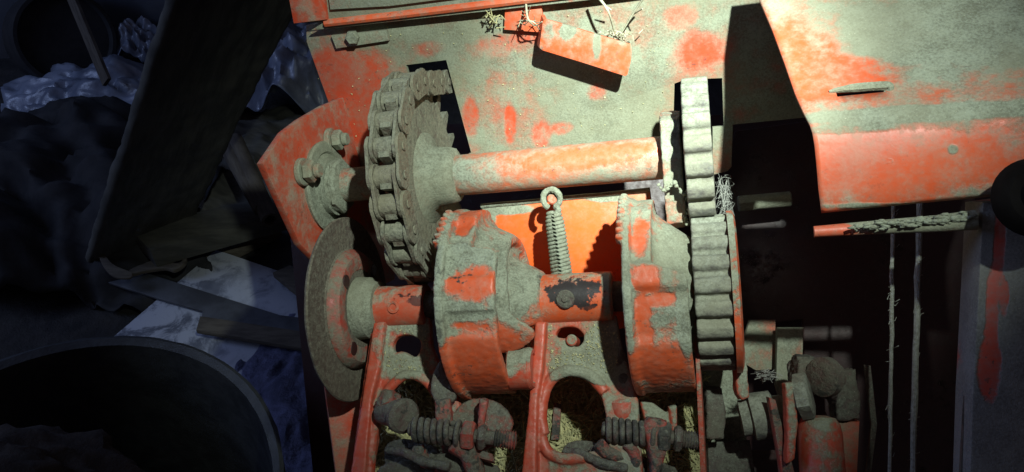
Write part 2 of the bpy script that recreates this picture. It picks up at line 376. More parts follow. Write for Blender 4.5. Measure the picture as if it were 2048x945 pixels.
# flange ring, bearing housing
g = G(FR(SO)); g.lathe([(0, .020), (.0, .046), (.003, .047), (.005, .045), (.006, .036), (.004, .034), (.006, .030), (.012, .030), (.012, .020)], 44, capped=False)
mk('bearing_flange', g, m_dust, sp_)
for (x, y, r) in ((600, 345, .0125), (657, 282, .012), (655, 205, .006)):
    p = hit(x, y, SO, A); g = G(FR(p)); 
    if r > .01:
        g.cyl(0, .006, r*1.1, 24).cyl(.006, .016, r*.88, 6, c=.002, ph=.4).cyl(.016, .022, r*.55, 16)
        mk('flange_bolt', g, m_panel, sp_, dis=.0006, dsz=.01)
# shaft pieces
g = G(FR(C1)); tt = lambda px, c=C1: (on(c, px)-c).dot(A)
g.cyl(tt(640), tt(930), .0172, 36); shaft1 = mk('drive_shaft', g, m_panel, baler)
g = G(FR(C1)); g.lathe([(tt(655), .017), (tt(655), .026), (tt(668), .0275), (tt(683), .0262), (tt(690), .024), (tt(693), .017)], 40); g.cyl(tt(676), tt(690), .0285, 8, c=.003)
mk('shaft_collar', g, m_dust, baler, dis=.001, dsz=.02)
g = G(FR(C1)); g.cyl(tt(915), tt(1338), .0200, 48, c=.0008); mk('cross_tube', g, m_tube, baler, label='thick orange cross tube shining under the torch'); tube_o = bpy.data.objects['cross_tube']
repaint(tube_o, [(1190, 308, .065, 175, 34, -.34), (1020, 335, .05, 70, 22, -.2), (950, 345, .03, 60, 40, .12)], cov=.58, up=0, s1=26, s2=110, edge=.12, film=.35, paint=(.66, .12, .04), prough=.22, bump=.3, gloss=.8)
# sprocket
R = .0935; NTH = 23; sx = tt(850)
prof = []
for i in range(NTH):
    for a, r in ((-.30, R-.0095), (-.17, R+.002), (-.09, R+.0095), (.09, R+.0095), (.17, R+.002), (.30, R-.0095)):
        t = 2*math.pi*(i+.5+a*1.0)/NTH; prof.append((r*math.sin(t), r*math.cos(t)))
RX = Matrix(((0, 0, 1, 0), (1, 0, 0, 0), (0, 1, 0, 0), (0, 0, 0, 1)))    # (y,z,x) -> local x is extrusion
g = G(FR(C1)); g.prism(prof, sx-.005, sx+.005, RX)
spk = mk('sprocket', g, m_chain, baler, ang=50)
g = G(FR(C1)); g.lathe([(sx+.004, .046), (sx+.0062, .044), (sx+.009, .033), (sx+.016, .0295), (sx+.028, .0285), (sx+.034, .026), (sx+.036, .019)], 36)
mk('sprocket_hub', g, m_dust, spk, dis=.0025, dsz=.018, ang=80)
# chain
chain = bpy.data.objects.new('drive_chain', None); chain.empty_display_size = .05; reg(chain, M @ FR(C1), baler)
pitch = 2*R*math.sin(math.pi/NTH)
def fig8(h, w, n=8):                                 # plate outline in (along, radial)
    o = []
    for c, a0, a1 in ((pitch/2, -110, 110), (-pitch/2, 70, 290)):
        for i in range(n+1):
            t = math.radians(a0+(a1-a0)*i/n); o.append((c+h*math.cos(t), h*math.sin(t)))
    return [(x, y*(1 if abs(x) > pitch*.25 else w)) for x, y in o]
def link_mesh(outer):
    g = G(); hw = .0128 if outer else .0092; th = .0030; pl = fig8(.0128, .92)
    Q = Matrix(((0, 0, 1, 0), (1, 0, 0, 0), (0, 1, 0, 0), (0, 0, 0, 1)))  # (along=y, radial=z, thick=x)
    for s in (-1, 1):
        a = s*hw; g.prism(pl, min(a, a+s*th), max(a, a+s*th), Q)
        if outer:
            for e in (-1, 1): g.cyl(min(a+s*th, a+s*(th+.0016)), max(a+s*th, a+s*(th+.0016)), .0042, 12, Matrix.Translation((0, e*pitch/2, 0)), .0006)
    for e in (-1, 1):
        if not outer: g.cyl(-.0090, .0090, .0104, 20, Matrix.Translation((0, e*pitch/2, 0)), .0004)
        else: g.cyl(-.0128, .0128, .0042, 12, Matrix.Translation((0, e*pitch/2, 0)), .0004)
    return g
protos = {}
def add_link(i, F):
    k = i % 2
    if k not in protos:
        g = link_mesh(k == 0); g.F = F; protos[k] = mk('chain_link', g, m_chain, chain, bev=.0007, dis=.0014, dsz=.008)
    else:
        o = protos[k].copy(); reg(o, M @ F, chain)
path = []
Rc = R+.0006
for i in range(-3, 11):                               # wrap over the near side, angle 0 = toward viewer
    t = (i-4.2)*2*math.pi/NTH
    path.append((math.sin(t)*Rc, math.cos(t)*Rc))     # (U, N)
# carry on at both ends: backwards through the slot, and away below
e0 = path[0]; e1 = path[1]; d = (e0[0]-e1[0], e0[1]-e1[1]); L = math.hypot(*d); 
path = path[::-1]                                     # from top to bottom
def ext(p, ang, n):
    out = []
    for k in range(n): p = (p[0]+pitch*math.sin(ang), p[1]+pitch*math.cos(ang)); out.append(p)
    return out
top = ext(path[0], math.radians(168), 5)[::-1]; bot = ext(path[-1], math.radians(187), 5)
path = top+path+bot
for i in range(len(path)-1):
    a, b = path[i], path[i+1]; my, mz = (a[0]+b[0])/2, (a[1]+b[1])/2
    ang = math.atan2(b[1]-a[1], b[0]-a[0])
    F = FR(C1) @ Matrix.Translation((sx-.001, my, mz)) @ Matrix.Rotation(ang, 4, 'X') @ Matrix.Rotation(random.uniform(-.03, .03), 4, 'Z')
    add_link(i, F)

# gears ---------------------------------------------------------------
def gear(name, c, x0, x1, R, n, ph, mat, depth=.0075, **k):
    prof = []
    for i in range(n):
        for a, r in ((-.47, R-depth), (-.40, R-depth*.9), (-.33, R-.0022), (-.22, R-.0003), (.0, R), (.20, R-.0006), (.30, R-.0026), (.37, R-depth*.85)):
            t = 2*math.pi*(i+a)/n+ph; prof.append((r*math.sin(t), r*math.cos(t)))
    g = G(FR(c)); g.prism(prof, tt(x0, c), tt(x1, c), RX); return mk(name, g, mat, baler, cast=.0012, **k)
gear('upper_gear', C1, 1372, 1424, .0705, 20, .05, m_gear, .0062, label='upper spur gear rising through the panel slot', dis=.0008, dsz=.02)
gear('lower_gear', C2, 1392, 1462, .0690, 21, .16, m_gear, .0070, label='wide lower spur gear below the upper one', dis=.0012, dsz=.015)
g = G(FR(C2)); g.lathe([(tt(1462, C2), .02), (tt(1462, C2), .0715), (tt(1474, C2), .0715), (tt(1478, C2), .066), (tt(1478, C2), .02)], 64)
mk('gear_rim', g, m_cast, baler)
# arm plate beside upper gear
g = G(FR(C1)); g.prism([(.042, .004), (.030, .030), (-.008, .032), (-.062, .026), (-.066, .004), (-.02, -.02), (.03, -.02)], tt(1327), tt(1366), RX)
mk('tube_end_arm', g, m_panel, baler, cast=.0014, dis=.0025, dsz=.02)
# lower shaft
g = G(FR(C2)); g.cyl(tt(690, C2), tt(1478, C2), .0140, 32); mk('knotter_shaft', g, m_grime, baler)

# orange panel behind the spring ----------------------------------------
OO = P(1110, 412, .000); ON = Vector((-.249, -.22, 1)).normalized()
g = G(); g.plate([(962, 414), (1110, 397), (1300, 380), (1330, 640), (1040, 700), (1010, 520)], [], OO, ON, .004, .0005)
mk('guard_panel', g, m_orange, baler, label='clean bright orange sheet behind the coil spring')
repaint(bpy.data.objects['guard_panel'], [(1000, 418, 0, 70, 14, .5), (1200, 398, 0, 40, 8, .4), (975, 440, 0, 20, 20, .35), (1110, 500, 0, 150, 70, -.2)], cov=.34, up=0, s1=14, s2=70, edge=.07, paint=(.82, .115, .008), film=.22, rust=.04, bump=.25, prough=.42)
pts = [hit(962+i*33.8, 413-i*3.3+random.uniform(-.6, .6), OO+ON*.0005, ON) for i in range(11)]
g = G(); g.tube(pts, lambda t: .0022, 6); mk('guard_panel_edge', g, m_dust, baler, dis=.0015, dsz=.006)

# spring with hook ---------------------------------------------------------
s0 = P(1107, 425, .045); s1 = P(1127, 575, .045)
ax = (s0-s1).normalized(); F = FR(s1, ax, Vector((0, 0, 1))); L = (s0-s1).length
pts = []
turns = 20
for i in range(turns*16+1):
    t = i/16; r = .0088-.0016*(t/turns)-.0018*max(0, (t-turns+2.5)/2.5)
    pts.append((L*t/turns, r*math.cos(2*math.pi*t), r*math.sin(2*math.pi*t)))
g = G(F); g.tube(pts, .0019, 8); spr = mk('tension_spring', g, m_dust, baler, ang=80)
g = G(); c = P(1103, 398, .046)
hk = [c+Vector((.0078*math.sin(t), .0088*math.cos(t), .002*math.sin(t*2))) for t in [math.radians(150-i*22) for i in range(15)]]
hk = [P(1108, 432, .046), P(1118, 420, .049)]+hk
g.tube([Vector(p) for p in cr([tuple(p) for p in hk], 3, False)], .0029, 8); mk('spring_hook', g, m_dust, spr, dis=.0016, dsz=.008)
g = G(FR(c-N*.012)); g.cyl(-.016, .010, .0052, 14, Matrix.Rotation(-math.pi/2, 4, 'Y')); mk('spring_pin', g, m_tube, baler)

# knotter cam gears ------------------------------------------------------------
def sm(x, a, b):
    t = max(0, min(1, (x-a)/(b-a))); return t*t*(3-2*t)
def cam_gear(px, R, wfun, rfun, winf, rin, teeth=(40, 78), n=180, label=None, thick=.007, fill=lambda th: 0):
    g = G(FR(on(C2, px))); vs = []; k = 13
    for i in range(n):
        th = 360*i/n-180; t = math.radians(th)
        W = wfun(th); Rr = rfun(th); Wi = winf(th)
        Wi = max(Wi, .033); wb = min(.030, W-.006)
        pr = [(0, .012), (0, R), (thick, R), (thick+.001, Rr), (W, Rr), (W, Rr-.009), (wb+(Wi-wb-.002)*fill(th)*.25, Rr-.014), (wb+(Wi-wb-.002)*fill(th), rin+.002), (Wi, rin), (Wi, rin-.005), (min(Wi-.005, .048), rin-.009), (min(Wi-.002, .052), .040), (.078, .026)]
        vs += [(a, r*math.sin(t), r*math.cos(t)) for a, r in pr]
        vs.append((.078, .012*math.sin(t), .012*math.cos(t)))
    k = 14; fs = []
    for i in range(n):
        j = (i+1) % n
        for q in range(k): fs.append((i*k+q, i*k+(q+1) % k, j*k+(q+1) % k, j*k+q))
    g.put(vs, fs)
    nt = int((teeth[1]-teeth[0])/5)
    for i in range(nt):
        t = math.radians(teeth[0]+5*i+90)
        m = Matrix.Rotation(-(math.radians(teeth[0]+5*i)), 4, 'X')
        g.box(-.0045, .003, -.0018, .0018, R-.006, R+.0045, m)
    return g
wf = lambda th: .027+.025*sm(-th, -40, -35)
rf = lambda th: (.0865 if (-2 < th < 19) else .0855 if (-74 < th < -14) else .0815) if th < 36 else .084-.0*th
def rf(th):
    base = .0825+.004*(sm(th, -3, 0)-sm(th, 18, 21)+sm(th, -76, -72)-sm(th, -16, -13))+.0035*(sm(th, 33, 36)-sm(th, 42, 44))+.006*sm(th, 60, 66)
    if th < -76 or th > 100: base = .0825
    return base
win = lambda th: .054+.004*sm(-abs(th), -60, 0)+.022*sm(-abs(th+27), -24, 0)-(.022*sm(-th, 42, 52) if th < 0 and th > -120 else 0)
g = cam_gear(931, .0905, wf, rf, win, .060, fill=lambda th: sm(th, 40, 50) if th > 0 else 0)
# roller behind the lower lip and casting fillets
cam1 = mk('cam_gear', g, m_cast, baler, cast=.0016, dis=.0013, dsz=.02, label='left cam gear casting with a curved lip on its right side')
repaint(cam1, [(945, 565, .115, 80, 36, -.34), (955, 715, .10, 85, 85, -.36), (930, 440, .07, 20, 46, -.34), (960, 765, .09, 70, 40, -.2), (930, 625, .115, 60, 20, .30), (940, 505, .10, 80, 22, .25), (1020, 560, .09, 34, 100, .36), (883, 600, .11, 12, 170, .15), (925, 665, .105, 26, 22, .3), (960, 690, .10, 16, 14, .25)], cov=.54, up=.1, s1=24, s2=80, edge=.055, film=.40, bump=.8, paint=(.62, .080, .018), grease=.08)
g = G(FR(on(C2, 931))); m = Matrix.Translation((0, -.058, .036)); g.cyl(.050, .070, .0190, 28, m); g.lathe([(.0695, .012), (.072, .013), (.072, .017), (.0695, .0185)], 28, m)
mk('cam_roller', g, m_cast_low, cam1, dis=.0015)
# second cam gear
wf2 = lambda th: .024+.028*sm(-th, -22, -12)+.0*th
def rf2(th):
    b = .0835+.004*(sm(th, -78, -72)-sm(th, -24, -18))+.007*(sm(th, 4, 10)-sm(th, 21, 23))+.003*sm(th, 55, 60)
    return b if -90 < th < 100 else .082
win2 = lambda th: .058-.012*sm(abs(th), 60, 100)
g = cam_gear(1266, .0895, wf2, rf2, win2, .052, (36, 88), fill=lambda th: sm(th, -22, -8) if th < 150 else 0)
cam2 = mk('cam_gear', g, m_cast, baler, cast=.0016, dis=.0013, dsz=.02, label='right cam gear casting with a black bolt on its dusty web')
repaint(cam2, [(1320, 740, .145, 75, 62, -.38), (1292, 560, .16, 26, 36, -.38), (1276, 450, .14, 20, 80, -.3), (1320, 600, .155, 34, 16, -.25), (1285, 640, .15, 18, 70, -.25), (1355, 460, .13, 36, 90, .35), (1372, 640, .14, 16, 110, .3), (1315, 645, .155, 34, 16, .14), (1255, 600, .15, 10, 160, .15)], cov=.54, up=.1, s1=24, s2=80, edge=.055, film=.40, bump=.8, paint=(.62, .082, .018))
p = P(1364, 528, .11); g = G(FN(p, Vector((.3, .3, 1)))); r_ = Matrix.Rotation(-math.pi/2, 4, 'Y'); g.cyl(-.012, .002, .0075, 6, r_).cyl(.002, .009, .0042, 14, r_); mk('bolt', g, m_grime, cam2)

# twine disc at left -----------------------------------------------------------
g = G(FR(on(C2, 702)))
g.lathe([(-.002, .02), (-.002, .0905), (0, .0915), (.0015, .0905), (.0015, .060), (.005, .057), (.012, .052), (.013, .044), (.010, .030), (.018, .026), (.03, .0245), (.03, .02)], 72, capped=False)
td = mk('twine_disc', g, m_disc, baler, dis=.0008, dsz=.03)
g = G(FR(on(C2, 702))); g.lathe([(.0035, .059), (.0065, .0585), (.0135, .0530), (.0145, .046), (.0125, .0385), (.010, .0385)], 60, capped=False)
repaint(mk('disc_dish', g, m_side, td), [(735, 570, .06, 30, 40, -.2), (700, 660, .06, 30, 60, -.12)], cov=.54, up=0, s1=24, s2=90, edge=.09, film=.8, paint=(.42, .05, .03), d1=(.20, .20, .15))
for k in range(4):  # solid discs, the shade of open holes put into their dark colour
    t = math.radians(38+90*k); g = G(FR(on(C2, 702)) @ Matrix.Translation((.0136, .046*math.sin(t), .046*math.cos(t)))); g.cyl(-.001, .0012, .0065, 16, c=.0003); mk('dark_hole_disc', g, m_inner, td)
g = G(FR(on(C2, 702))); g.lathe([(.008, .0245), (.010, .031), (.022, .030), (.026, .0265), (.032, .0255), (.032, .0200)], 40); mk('disc_hub', g, m_dust, td, dis=.001)

# knotter frames -----------------------------------------------------------------
DN = (-U+N*.25).normalized(); KN = A.cross(-DN).normalized()
K1 = on(C2, 800)+N*.004; 
def knotter(px0, px1, rad, outer, holes, rail, lips, x):
    g = G(); K = on(C2, (px0+px1)/2)+N*.006
    g.plate(outer, holes, K, KN, .010, .0015)
    K2 = K+KN*.010; g.plate(rail, [], K2, KN, .022, .002)
    for lp, r in lips: g.tube([hit(a, b, K+KN*.001, KN) for a, b in cr(lp, 5, False)], r, 10)
    fr = mk('knotter_frame', g, m_cast_low, baler, cast=.0012, dis=.0009, dsz=.015, label=x)
    if px0 < 1000: repaint(fr, [(733, 800, 0, 34, 190, -.38), (815, 756, 0, 60, 12, -.25), (730, 930, 0, 60, 50, -.25), (815, 720, 0, 50, 30, .12), (840, 660, 0, 30, 20, .1)], cov=.46, up=.12, s1=24, s2=90, edge=.06, paint=(.50, .052, .020), film=.5, bump=.8)
    else: repaint(fr, [(1066, 800, 0, 30, 200, -.38), (1145, 744, 0, 66, 12, -.28), (1110, 935, 0, 70, 34, -.3), (1160, 710, 0, 70, 34, .2), (1200, 660, 0, 40, 30, .1)], cov=.48, up=.12, s1=24, s2=90, edge=.06, paint=(.52, .055, .020), film=.5, bump=.8)
    g = G(FR(C2)); g.cyl(tt(px0, C2), tt(px1, C2), rad, 48, c=.0015); g.cyl(tt(px0, C2), tt(px0+16, C2), rad+.0015, 48)
    bs = mk('bearing_sleeve', g, m_hub, fr, dis=.0008, dsz=.01)
    if px0 < 1000: repaint(bs, [(800, 625, .04, 60, 30, -.2)], [(800, 584, .04, 90, 20, .95), (840, 600, .04, 30, 14, .8)], cov=.36, up=.1, s1=30, s2=100, edge=.06, film=.5, bump=.6, paint=(.60, .075, .025))
    else: repaint(bs, [(1150, 600, .08, 70, 40, -.2), (1215, 590, .08, 14, 60, .25), (1140, 552, .07, 100, 8, .2)], [(1142, 577, .085, 62, 46, 1.), (1168, 618, .085, 34, 16, .9), (1105, 615, .085, 18, 14, .8)], cov=.38, up=.1, s1=30, s2=100, edge=.06, film=.45, bump=.6, paint=(.66, .085, .014))
    return fr, K
op1 = cr([(790, 775), (815, 757), (845, 768), (868, 800), (876, 850), (880, 1000), (745, 1000), (752, 880), (770, 805)], 4)
h1 = cr([(785, 688), (795, 674), (820, 670), (840, 682), (838, 705), (828, 714), (805, 703), (788, 705)], 4)
fr1, KA = knotter(737, 856, .0205, [(745, 640), (858, 630), (862, 690), (880, 735), (905, 770), (925, 830), (920, 1020), (690, 1020), (720, 800)], [op1, h1],
    [(747, 645), (768, 643), (758, 735), (742, 800), (730, 945), (722, 1020), (688, 1020), (715, 850)], [([(738, 1000), (745, 880), (765, 800), (792, 764), (818, 750), (850, 760), (875, 792)], .0050)], 'left knotter frame with a plain oval hole')
op2 = cr([(1095, 790), (1112, 762), (1140, 752), (1175, 764), (1200, 790), (1212, 840), (1210, 890), (1170, 905), (1110, 905), (1090, 870), (1088, 830)], 4)
h2 = cr([(1112, 668), (1122, 656), (1150, 655), (1166, 668), (1166, 684), (1154, 694), (1143, 690), (1140, 678), (1115, 675)], 4)
fr2, KB = knotter(1068, 1228, .0235, [(1070, 640), (1232, 630), (1240, 680), (1255, 730), (1275, 800), (1290, 1020), (1035, 1020), (1058, 800)], [op2, h2],
    [(1070, 645), (1092, 643), (1085, 740), (1075, 800), (1072, 945), (1068, 1020), (1034, 1020), (1055, 830)], [([(1088, 870), (1082, 830), (1092, 778), (1112, 752), (1142, 742), (1180, 752), (1210, 785)], .0055), ([(1082, 860), (1092, 900), (1125, 918), (1170, 915)], .005)], 'right knotter frame with a kidney shaped hole')
# pin in the kidney hole
p = hit(1148, 684, KB-KN*.01, KN); g = G(FN(p, KN)); g.cyl(-.005, .014, .0052, 16, Matrix.Rotation(-math.pi/2, 4, 'Y')); mk('pin', g, m_cast_low, fr2)
g = G(FR(on(C2, 803))); g.lathe([(-.0055, .0), (-.0055, .0014), (-.0030, .0022), (0, .0022)], 12)
# grease bores on the sleeves
for px, rr, fr in ((803, .0205, fr1), (1140, .0235, fr2)):
    Fm = FR(on(C2, px)) @ Matrix.Rotation(math.radians(-3), 4, 'X') @ Matrix.Translation((0, 0, rr)) @ Matrix.Rotation(-math.pi/2, 4, 'Y')
    g = G(Fm); g.lathe([(-.002, .0065), (.0012, .0060), (.0014, .0035), (-.001, .0030), (-.001, .0001)], 16, capped=False) if px < 1000 else g.cyl(-.002, .0025, .0085, 20, c=.001).cyl(.0025, .004, .003, 10)
    mk('grease_bore', g, m_hub if px < 1000 else m_grime, fr)

# side wall at lower left and thin divider
g = G(); g.plate([(640, 700), (735, 640), (770, 1200), (690, 1400), (672, 945)], [], on(C2, 700)-N*.03, Vector((.45, .0, 1)).normalized(), .006, .001); mk('side_wall', g, m_side, baler)
g = G(); TO = on(C2, 1396)+N*.02; g.plate([(1388, 480), (1396, 480), (1398, 690), (1416, 1020), (1404, 1020), (1390, 700)], [], TO+N*.02, N, .05, .0006); mk('divider_plate', g, m_cast_low, baler)

# straw covered deck
DO = P(1100, 850, -.025); DNn = Vector((-.2, .30, 1)).normalized()
g = G(); g.plate([(735, 745), (1480, 715), (1520, 1200), (690, 1200)], [], DO, DNn, .005, .001); mk('deck_plate', g, m_dust, baler)
def straws(name, n, area, o, nrm, mat, label, lmin=.008, lmax=.03, w=.0009, h=.010, parent=None):
    F = FN(o, nrm); FI = F.inverted(); g = G(F)
    for i in range(n):
        u, v = random.random(), random.random()
        a, b, c, d = area
        px = (a[0]*(1-u)+b[0]*u)*(1-v)+(d[0]*(1-u)+c[0]*u)*v; py = (a[1]*(1-u)+b[1]*u)*(1-v)+(d[1]*(1-u)+c[1]*u)*v
        q = FI @ hit(px, py, o, nrm); t = random.uniform(0, 6.28); e = random.uniform(-.35, .35); L = random.uniform(lmin, lmax)/2
        dx = Vector((math.cos(t)*math.cos(e), math.sin(t)*math.cos(e), math.sin(e)))*L; s = Vector((-math.sin(t), math.cos(t), 0))*w*random.uniform(.6, 1.3); z = Vector((0, 0, random.uniform(.0, h)))
        up = Vector((0, 0, w)); p = q+z
        g.put([p-dx-s, p-dx+s, p+dx+s, p+dx-s, p-dx+up, p+dx+up], [(0, 3, 5, 4), (1, 4, 5, 2), (0, 1, 2, 3), (0, 4, 1), (3, 2, 5)])
    o_ = mk(name, g, mat, parent, fix=False, ang=20); tag(o_, label, kind='stuff'); return o_
straws('chopped_straw', 7000, [(745, 750), (1400, 735), (1430, 990), (700, 990)], DO+DNn*.003, DNn, m_straw, 'chopped yellow green straw lying on the deck behind the knotter frames')

# knotter mechanisms (spring, nuts, hooks) -----------------------------------------
def seg(p0, p1, prof, mat, parent, name, n=24, **k):      # lathe between two points, profile in units (0..1, r)
    F = FR(p0, (p1-p0), Vector((0, 1, .3))); L = (p1-p0).length; g = G(F); g.lathe([(a*L, r) for a, r in prof], n); return mk(name, g, mat, parent, **k)
def mech(parent, x, y, d, dx, dy, red):
    """spring loaded bolt lying across the frame; x,y = left end of coil"""
    a = P(x, y, d); b = P(x+215*dx, y+24+dy, d+.012)
    ax = (b-a).normalized(); F = FR(a, ax, Vector((0, 1, 0))); L = (b-a).length
    g = G(F); g.cyl(-.002, L, .0062, 20); mk('long_bolt', g, m_grime, parent)
    pts = []
    for i in range(6*16+1):
        t = i/16; pts.append((.003+.0057*t, .0088*math.cos(6.283*t), .0088*math.sin(6.283*t)))
    g = G(F); g.tube(pts, .0027, 8); mk('coil_spring', g, m_grime, parent, ang=80)
    g = G(F); g.cyl(.040, .044, .0125, 28); mk('washer', g, m_grime, parent)
    g = G(F); g.cyl(.046, .057, .0135, 6, c=.002, ph=.3); mk('hex_nut', g, m_grimered if red else m_grime, parent, dis=.001, dsz=.01)
    g = G(F); g.cyl(.060, .067, .0112, 6, c=.002); mk('hex_nut', g, m_grime, parent, dis=.001, dsz=.01)
    pr = [(L-.018+i*.0012, .0068 if i % 2 else .0082) for i in range(15)]; g = G(F); g.lathe([(L-.020, .004)]+pr+[(L, .004)], 24); mk('thread_end', g, m_grimered if red else m_grime, parent, ang=60)
    return F
F1 = mech(fr1, 822, 858, .095, .98, 0, True)
F2 = mech(fr2, 1208, 858, .10, .93, 2, False)
def blob(parent, name, pts, mat, r=.01, amp=.3, vox=.0013):
    g = G()
    for i, (x, y, d, rr, sx_, sy_) in enumerate(pts): g.lump(P(x, y, d), rr, seed=i+x*.1, amp=amp, sc=(sx_, sy_, 1), sub=3)
    return mk(name, g, mat, parent, cast=vox, dis=.002, dsz=.012)
# left mechanism bodies
g = G(); g.plate(cr([(905, 830), (935, 800), (985, 800), (1020, 830), (1022, 862), (990, 890), (940, 905), (905, 880)], 4), [], P(960, 850, .075), Vector((-.1, .3, 1)), .014, .003); 
g.plate([(868, 800), (900, 797), (905, 850), (872, 850)], [], P(880, 820, .085), Vector((0, .1, 1)), .02, .003)
g.plate([(960, 800), (975, 803), (962, 905), (950, 905)], [], P(960, 850, .10), Vector((0, .1, 1)), .02, .002)
mk('bill_hook_housing', g, m_grimered, fr1, cast=.0013, dis=.0025, dsz=.015)
g = G(); g.plate(cr([(868, 745), (880, 722), (888, 738), (905, 770), (912, 800), (880, 812), (862, 790), (862, 762)], 4), [], P(880, 770, .075), Vector((0, .2, 1)), .014, .002)
mk('knife_arm', g, m_grime, fr1, cast=.0013, dis=.002)
g = G(); a = P(770, 822, .05); b = P(812, 834, .075); g = G(FR(a, b-a, Vector((0, 1, 0)))); L = (b-a).length; g.cyl(0, L*.75, .013, 24).cyl(L*.7, L, .0165, 24, c=.004); mk('stud', g, m_grime, fr1, dis=.002)
g = G(); g.lump(P(778, 805, .055), .011, 3, .3); mk('cap_nut', g, m_grimered, fr1)
def holder(fr, dx, dy, k):
    g = G(); Z = Vector((-.1, .45, 1)).normalized()
    T = lambda L: [(x+dx, y+dy) for x, y in L]
    g.plate(cr(T([(770, 893), (800, 878), (850, 885), (880, 905), (870, 935), (820, 950), (775, 935)]), 4), [oval(822+dx, 914+dy, 9, 7, 10)], P(820+dx, 900+dy, .075), Z, .006, .001)
    g.plate(cr(T([(785, 905), (815, 893), (862, 900), (895, 925), (880, 950), (820, 965), (785, 950)]), 4), [], P(820+dx, 900+dy, .062), Z, .006, .001)
    g.plate(cr(T([(860, 915), (905, 905), (960, 918), (1000, 935), (990, 955), (930, 948), (880, 940)]), 4), [], P(900+dx, 920+dy, .09), Vector((.1, .6, 1)), .007, .001)
    g.plate(cr(T([(760, 935), (830, 925), (900, 945), (980, 960), (960, 1010), (760, 1010)]), 4), [], P(850+dx, 950+dy, .085), Vector((0, .3, 1)), .010, .002)
    g.tube([P(x+dx, y+dy, d) for x, y, d in ((775, 900, .085), (810, 905, .098), (850, 925, .105), (900, 935, .11))], .0042, 8)
    mk('twine_holder', g, m_grime, fr, cast=.0012, dis=.0024, dsz=.009)
    g = G(FR(P(838+dx, 905+dy, .088), Vector((.1, .5, 1)))); g.cyl(-.004, .004, .0075, 6).cyl(.004, .009, .0045, 14); mk('holder_bolt', g, m_grime, fr)
holder(fr1, 0, 0, 0)
g = G(); g.tube([P(x, y, d) for x, y, d in ((905, 885, .10), (935, 905, .10), (950, 940, .10), (950, 990, .10))], .009, 10); g.tube([P(x, y, .09) for x, y in ((835, 895), (850, 925), (905, 950))], .006, 8); mk('curved_lever', g, m_grimered, fr1, cast=.0013, dis=.002)
g = G(); g.plate([(945, 895), (985, 908), (990, 925), (942, 912)], [], P(960, 905, .10), Vector((0, .5, 1)), .01, .001); mk('lever_tab', g, m_grimered, fr1)
# right mechanism bodies
g = G(); g.plate([(1243, 681), (1262, 735), (1232, 733)], [], P(1245, 710, .085), Vector((.1, .1, 1)), .012, .002); g.plate([(1222, 695), (1236, 680), (1232, 735), (1210, 736)], [], P(1225, 710, .08), Vector((-.3, .1, 1)), .008, .001)
mk('knife_finger', g, m_grime, fr2, cast=.0012, dis=.0012)
g = G(); g.plate(cr([(1225, 745), (1262, 738), (1276, 780), (1280, 800), (1255, 800), (1232, 780)], 4), [], P(1250, 760, .08), Vector((0, .1, 1)), .012, .002); mk('knife_arm', g, m_grime, fr2, cast=.0012, dis=.0015)
p = P(1246, 757, .082); g = G(FN(p, Vector((0, .1, 1)))); g.cyl(0, .003, .0085, 20, r_).cyl(.003, .008, .005, 14, r_); mk('pivot_bolt', g, m_grime, fr2)
seg(P(1244, 795, .085), P(1250, 846, .085), [(0, .010), (.1, .0125), (.5, .0135), (.9, .012), (1, .010)], m_cast_low, fr2, 'pivot_post')
g = G(); g.plate([(1290, 855), (1302, 838), (1335, 842), (1340, 890), (1325, 945), (1330, 1010), (1295, 1010), (1305, 930)], [], P(1310, 870, .115), Vector((.1, .1, 1)), .018, .003); mk('bill_hook_housing', g, m_grimered, fr2, cast=.0013, dis=.002)
g = G(); g.plate([(1280, 800), (1300, 800), (1352, 838), (1345, 860), (1290, 840)], [], P(1310, 820, .08), Vector((.1, .3, 1)), .01, .002); g.plate([(1338, 815), (1355, 810), (1356, 870), (1345, 870)], [], P(1345, 830, .085), Vector((0, .1, 1)), .01, .002); mk('cam_follower', g, m_cast_low, fr2, cast=.0013)
holder(fr2, 355, 3, 1)
g = G(); g.tube([P(x, y, .10) for x, y in ((1198, 885), (1212, 905), (1240, 915), (1260, 930))], .0065, 8); g.tube([P(x, y, .105) for x, y in ((1255, 885), (1268, 905), (1275, 940))], .006, 8); mk('curved_lever', g, m_grimered, fr2, cast=.0013, dis=.002)
g = G(); g.plate([(1108, 805), (1122, 808), (1118, 880), (1102, 880)], [], DO+DNn*.02, DNn, .004, .0005); mk('needle_strip', g, m_grimered, baler)

# right lower linkage ---------------------------------------------------------------
def pl(name, outer, o, n, th, mat, bev=.0015, cast=0, hol=[], dis=0): 
    g = G(); g.plate(outer, hol, o, Vector(n).normalized(), th, bev); return mk(name, g, mat, baler, cast=cast, dis=dis)
pl('linkage_plate', [(1500, 640), (1552, 640), (1550, 740), (1512, 742), (1475, 720)], P(1520, 700, -.03), (0, .1, 1), .008, m_panel)
pl('linkage_plate', [(1555, 655), (1608, 655), (1605, 735), (1570, 800), (1560, 800), (1552, 770)], P(1580, 700, -.01), (-.1, .1, 1), .01, m_panel)
pl('hook_plate', [(1470, 640), (1486, 660), (1497, 742), (1500, 795), (1485, 802), (1476, 790), (1470, 730)], P(1480, 720, .09), (.1, .1, 1), .012, m_cast_low, cast=.0013, dis=.002)
pl('stop_block', [(1412, 772), (1446, 774), (1452, 815), (1450, 880), (1415, 878)], P(1430, 820, .06), (0, .2, 1), .03, m_grime, cast=.0015, dis=.003)
pl('stop_block', [(1415, 885), (1500, 880), (1520, 1000), (1420, 1000)], P(1450, 920, .04), (0, .3, 1), .02, m_grime)
seg(P(1480, 838, .08), P(1590, 822, .09), [(0, .010), (.02, .016), (.2, .016), (.22, .021), (.6, .021), (.65, .016), (1, .015)], m_gear, baler, 'linkage_boss', dis=.0015)
